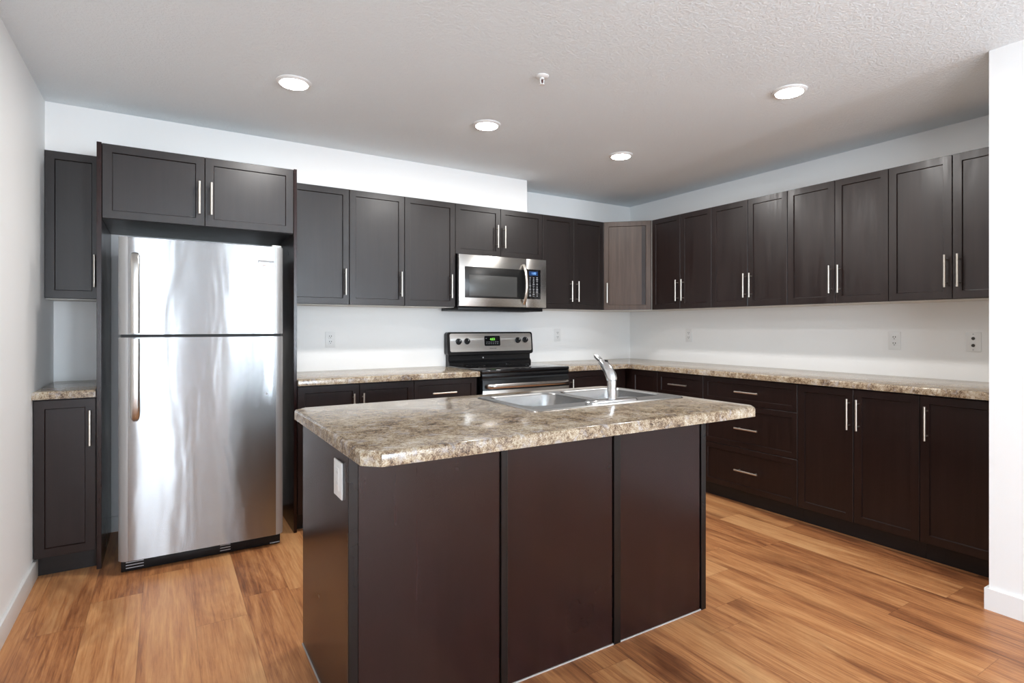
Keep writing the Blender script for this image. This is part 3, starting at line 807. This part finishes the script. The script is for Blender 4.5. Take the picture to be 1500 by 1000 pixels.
# ------------------------------------------------------------------ outlets
def outlet(name, label, loc, rotz, jacks=False, blank=False, w=.070, h=.115):
    r = tag(empty(name, loc, rotz), label, 'wall plate' if jacks else 'outlet', 'white wall plates')
    bm = bmesh.new(); box(bm, -w / 2, w / 2, -.006, -.0003, -h / 2, h / 2, .0025)
    link('cover_plate', bm, M_white, r, smooth=35)
    if jacks:
        for zz in (.020, -.020):
            bm = bmesh.new(); tube(bm, [(0, -.005, zz), (0, -.010, zz)], [.0095, .008], 14); link('jack', bm, M_metal_dark, r, smooth=40)
    else:
        for zz in (.0195, -.0195):
            bm = bmesh.new(); box(bm, -.0165, .0165, -.0075, -.004, zz - .0145, zz + .0145, .004)
            sk = link('socket', bm, M_white, r, smooth=35)
            bm = bmesh.new()
            for dx in (-.0065, .0065): box(bm, dx - .0019, dx + .0019, -.0079, -.007, zz, zz + .009)
            tube(bm, [(0, -.007, zz - .007), (0, -.0079, zz - .007)], .0028, 10)
            link('slot', bm, M_slot, sk)
    bm = bmesh.new()
    for zz in ((.045, -.045) if jacks else (0,)): tube(bm, [(0, -.0055, zz), (0, -.0072, zz)], .003, 10)
    link('screw', bm, M_key if jacks else M_white, r, smooth=40)
    return r
outlet('wall_outlet', 'white outlet on the back wall between the refrigerator and the range', (-2.943, LB, 1.134), 0)
outlet('wall_outlet', 'white outlet on the back wall right of the range', (-0.900, 0, 1.150), 0)
outlet('wall_outlet', 'white outlet on the right wall nearest the room corner', (0, -0.746, 1.150), -PI / 2)
outlet('wall_outlet', 'white outlet on the right wall above the two-door base cabinet', (0, -2.392, 1.136), -PI / 2)
outlet('cable_plate', 'white cable plate with two dark jacks beside the end wall', (0, -2.801, 1.137), -PI / 2, jacks=True, w=.074, h=.112)
# on the island end: decora style
r = tag(empty('island_outlet', (IX0, -2.407, 0.7605), -PI / 2), 'white outlet plate on the left end of the island', 'outlet', 'white wall plates')
bm = bmesh.new(); box(bm, -.045, .045, -.006, -.0003, -.056, .056, .0025); link('cover_plate', bm, M_white, r, smooth=35)
bm = bmesh.new(); box(bm, -.017, .017, -.0075, -.004, -.034, .034, .002); sk = link('socket', bm, M_white, r, smooth=35)
bm = bmesh.new()
for zz in (.016, -.016):
    for dx in (-.006, .006): box(bm, dx - .001, dx + .001, -.0079, -.007, zz, zz + .008)
link('slot', bm, M_key, sk)

# ------------------------------------------------------------------ ceiling fittings
def downlight(x, y, label):
    r = tag(empty('recessed_light', (x, y, H)), label, 'ceiling light', 'round ceiling lights')
    bm = bmesh.new()
    prev = None
    for ra, z in ((.082, 0), (.082, -.004), (.074, -.010), (.064, -.011)):
        rgv = [bm.verts.new((ra * math.cos(2 * PI * k / 40), ra * math.sin(2 * PI * k / 40), z)) for k in range(40)]
        if prev: skin(bm, prev, rgv)
        prev = rgv
    link('trim_ring', bm, M_trim, r, smooth=50)
    bm = bmesh.new(); prev = None
    for ra, z in ((.066, -.0085), (.064, -.013), (.050, -.016), (.026, -.0175), (.006, -.018)):
        rgv = [bm.verts.new((ra * math.cos(2 * PI * k / 40), ra * math.sin(2 * PI * k / 40), z)) for k in range(40)]
        if prev: skin(bm, prev, rgv)
        prev = rgv
    bm.faces.new(prev)
    link('diffuser', bm, M_lens, r, smooth=60)
    l = bpy.data.lights.new('lamp', 'AREA'); l.shape = 'DISK'; l.size = .12; l.energy = LAMP_W; l.color = LAMP_COL
    lo = bpy.data.objects.new('lamp', l); C.objects.link(lo); lo.parent = r; lo.location = (0, 0, -.020)
downlight(-3.416, -1.250, 'round ceiling light nearest the refrigerator')
downlight(-2.335, -1.246, 'round ceiling light in front of the microwave, middle of the row of three')
downlight(-1.252, -1.222, 'round ceiling light nearest the room corner')
downlight(-1.262, -2.466, 'round ceiling light in front of the right wall cabinets')
sp = tag(empty('sprinkler_head', (-2.424, -1.945, H)), 'white fire sprinkler head hanging from the ceiling', 'sprinkler')
bm = bmesh.new(); prev = None
for ra, z in ((.031, 0), (.031, -.003), (.026, -.008), (.013, -.010)):
    rgv = [bm.verts.new((ra * math.cos(2 * PI * k / 28), ra * math.sin(2 * PI * k / 28), z)) for k in range(28)]
    if prev: skin(bm, prev, rgv)
    prev = rgv
bm.faces.new(prev); link('escutcheon', bm, M_trim, sp, smooth=40)
bm = bmesh.new()
tube(bm, [(0, 0, -.008), (0, 0, -.018)], .0095, 16)
for s in (-1, 1): tube(bm, [(s * .0095, 0, -.014), (s * .0105, 0, -.028), (s * .004, 0, -.040), (0, 0, -.042)], .0025, 8, up=(0, 1, 0))
link('frame', bm, M_white, sp, smooth=40)
bm = bmesh.new(); tube(bm, [(0, 0, -.017), (0, 0, -.038)], .0032, 10); link('bulb', bm, M_glassbulb, sp, smooth=40)
bm = bmesh.new(); tube(bm, [(0, 0, -.041), (0, 0, -.0435)], .013, 18); link('deflector', bm, M_white, sp, smooth=40)
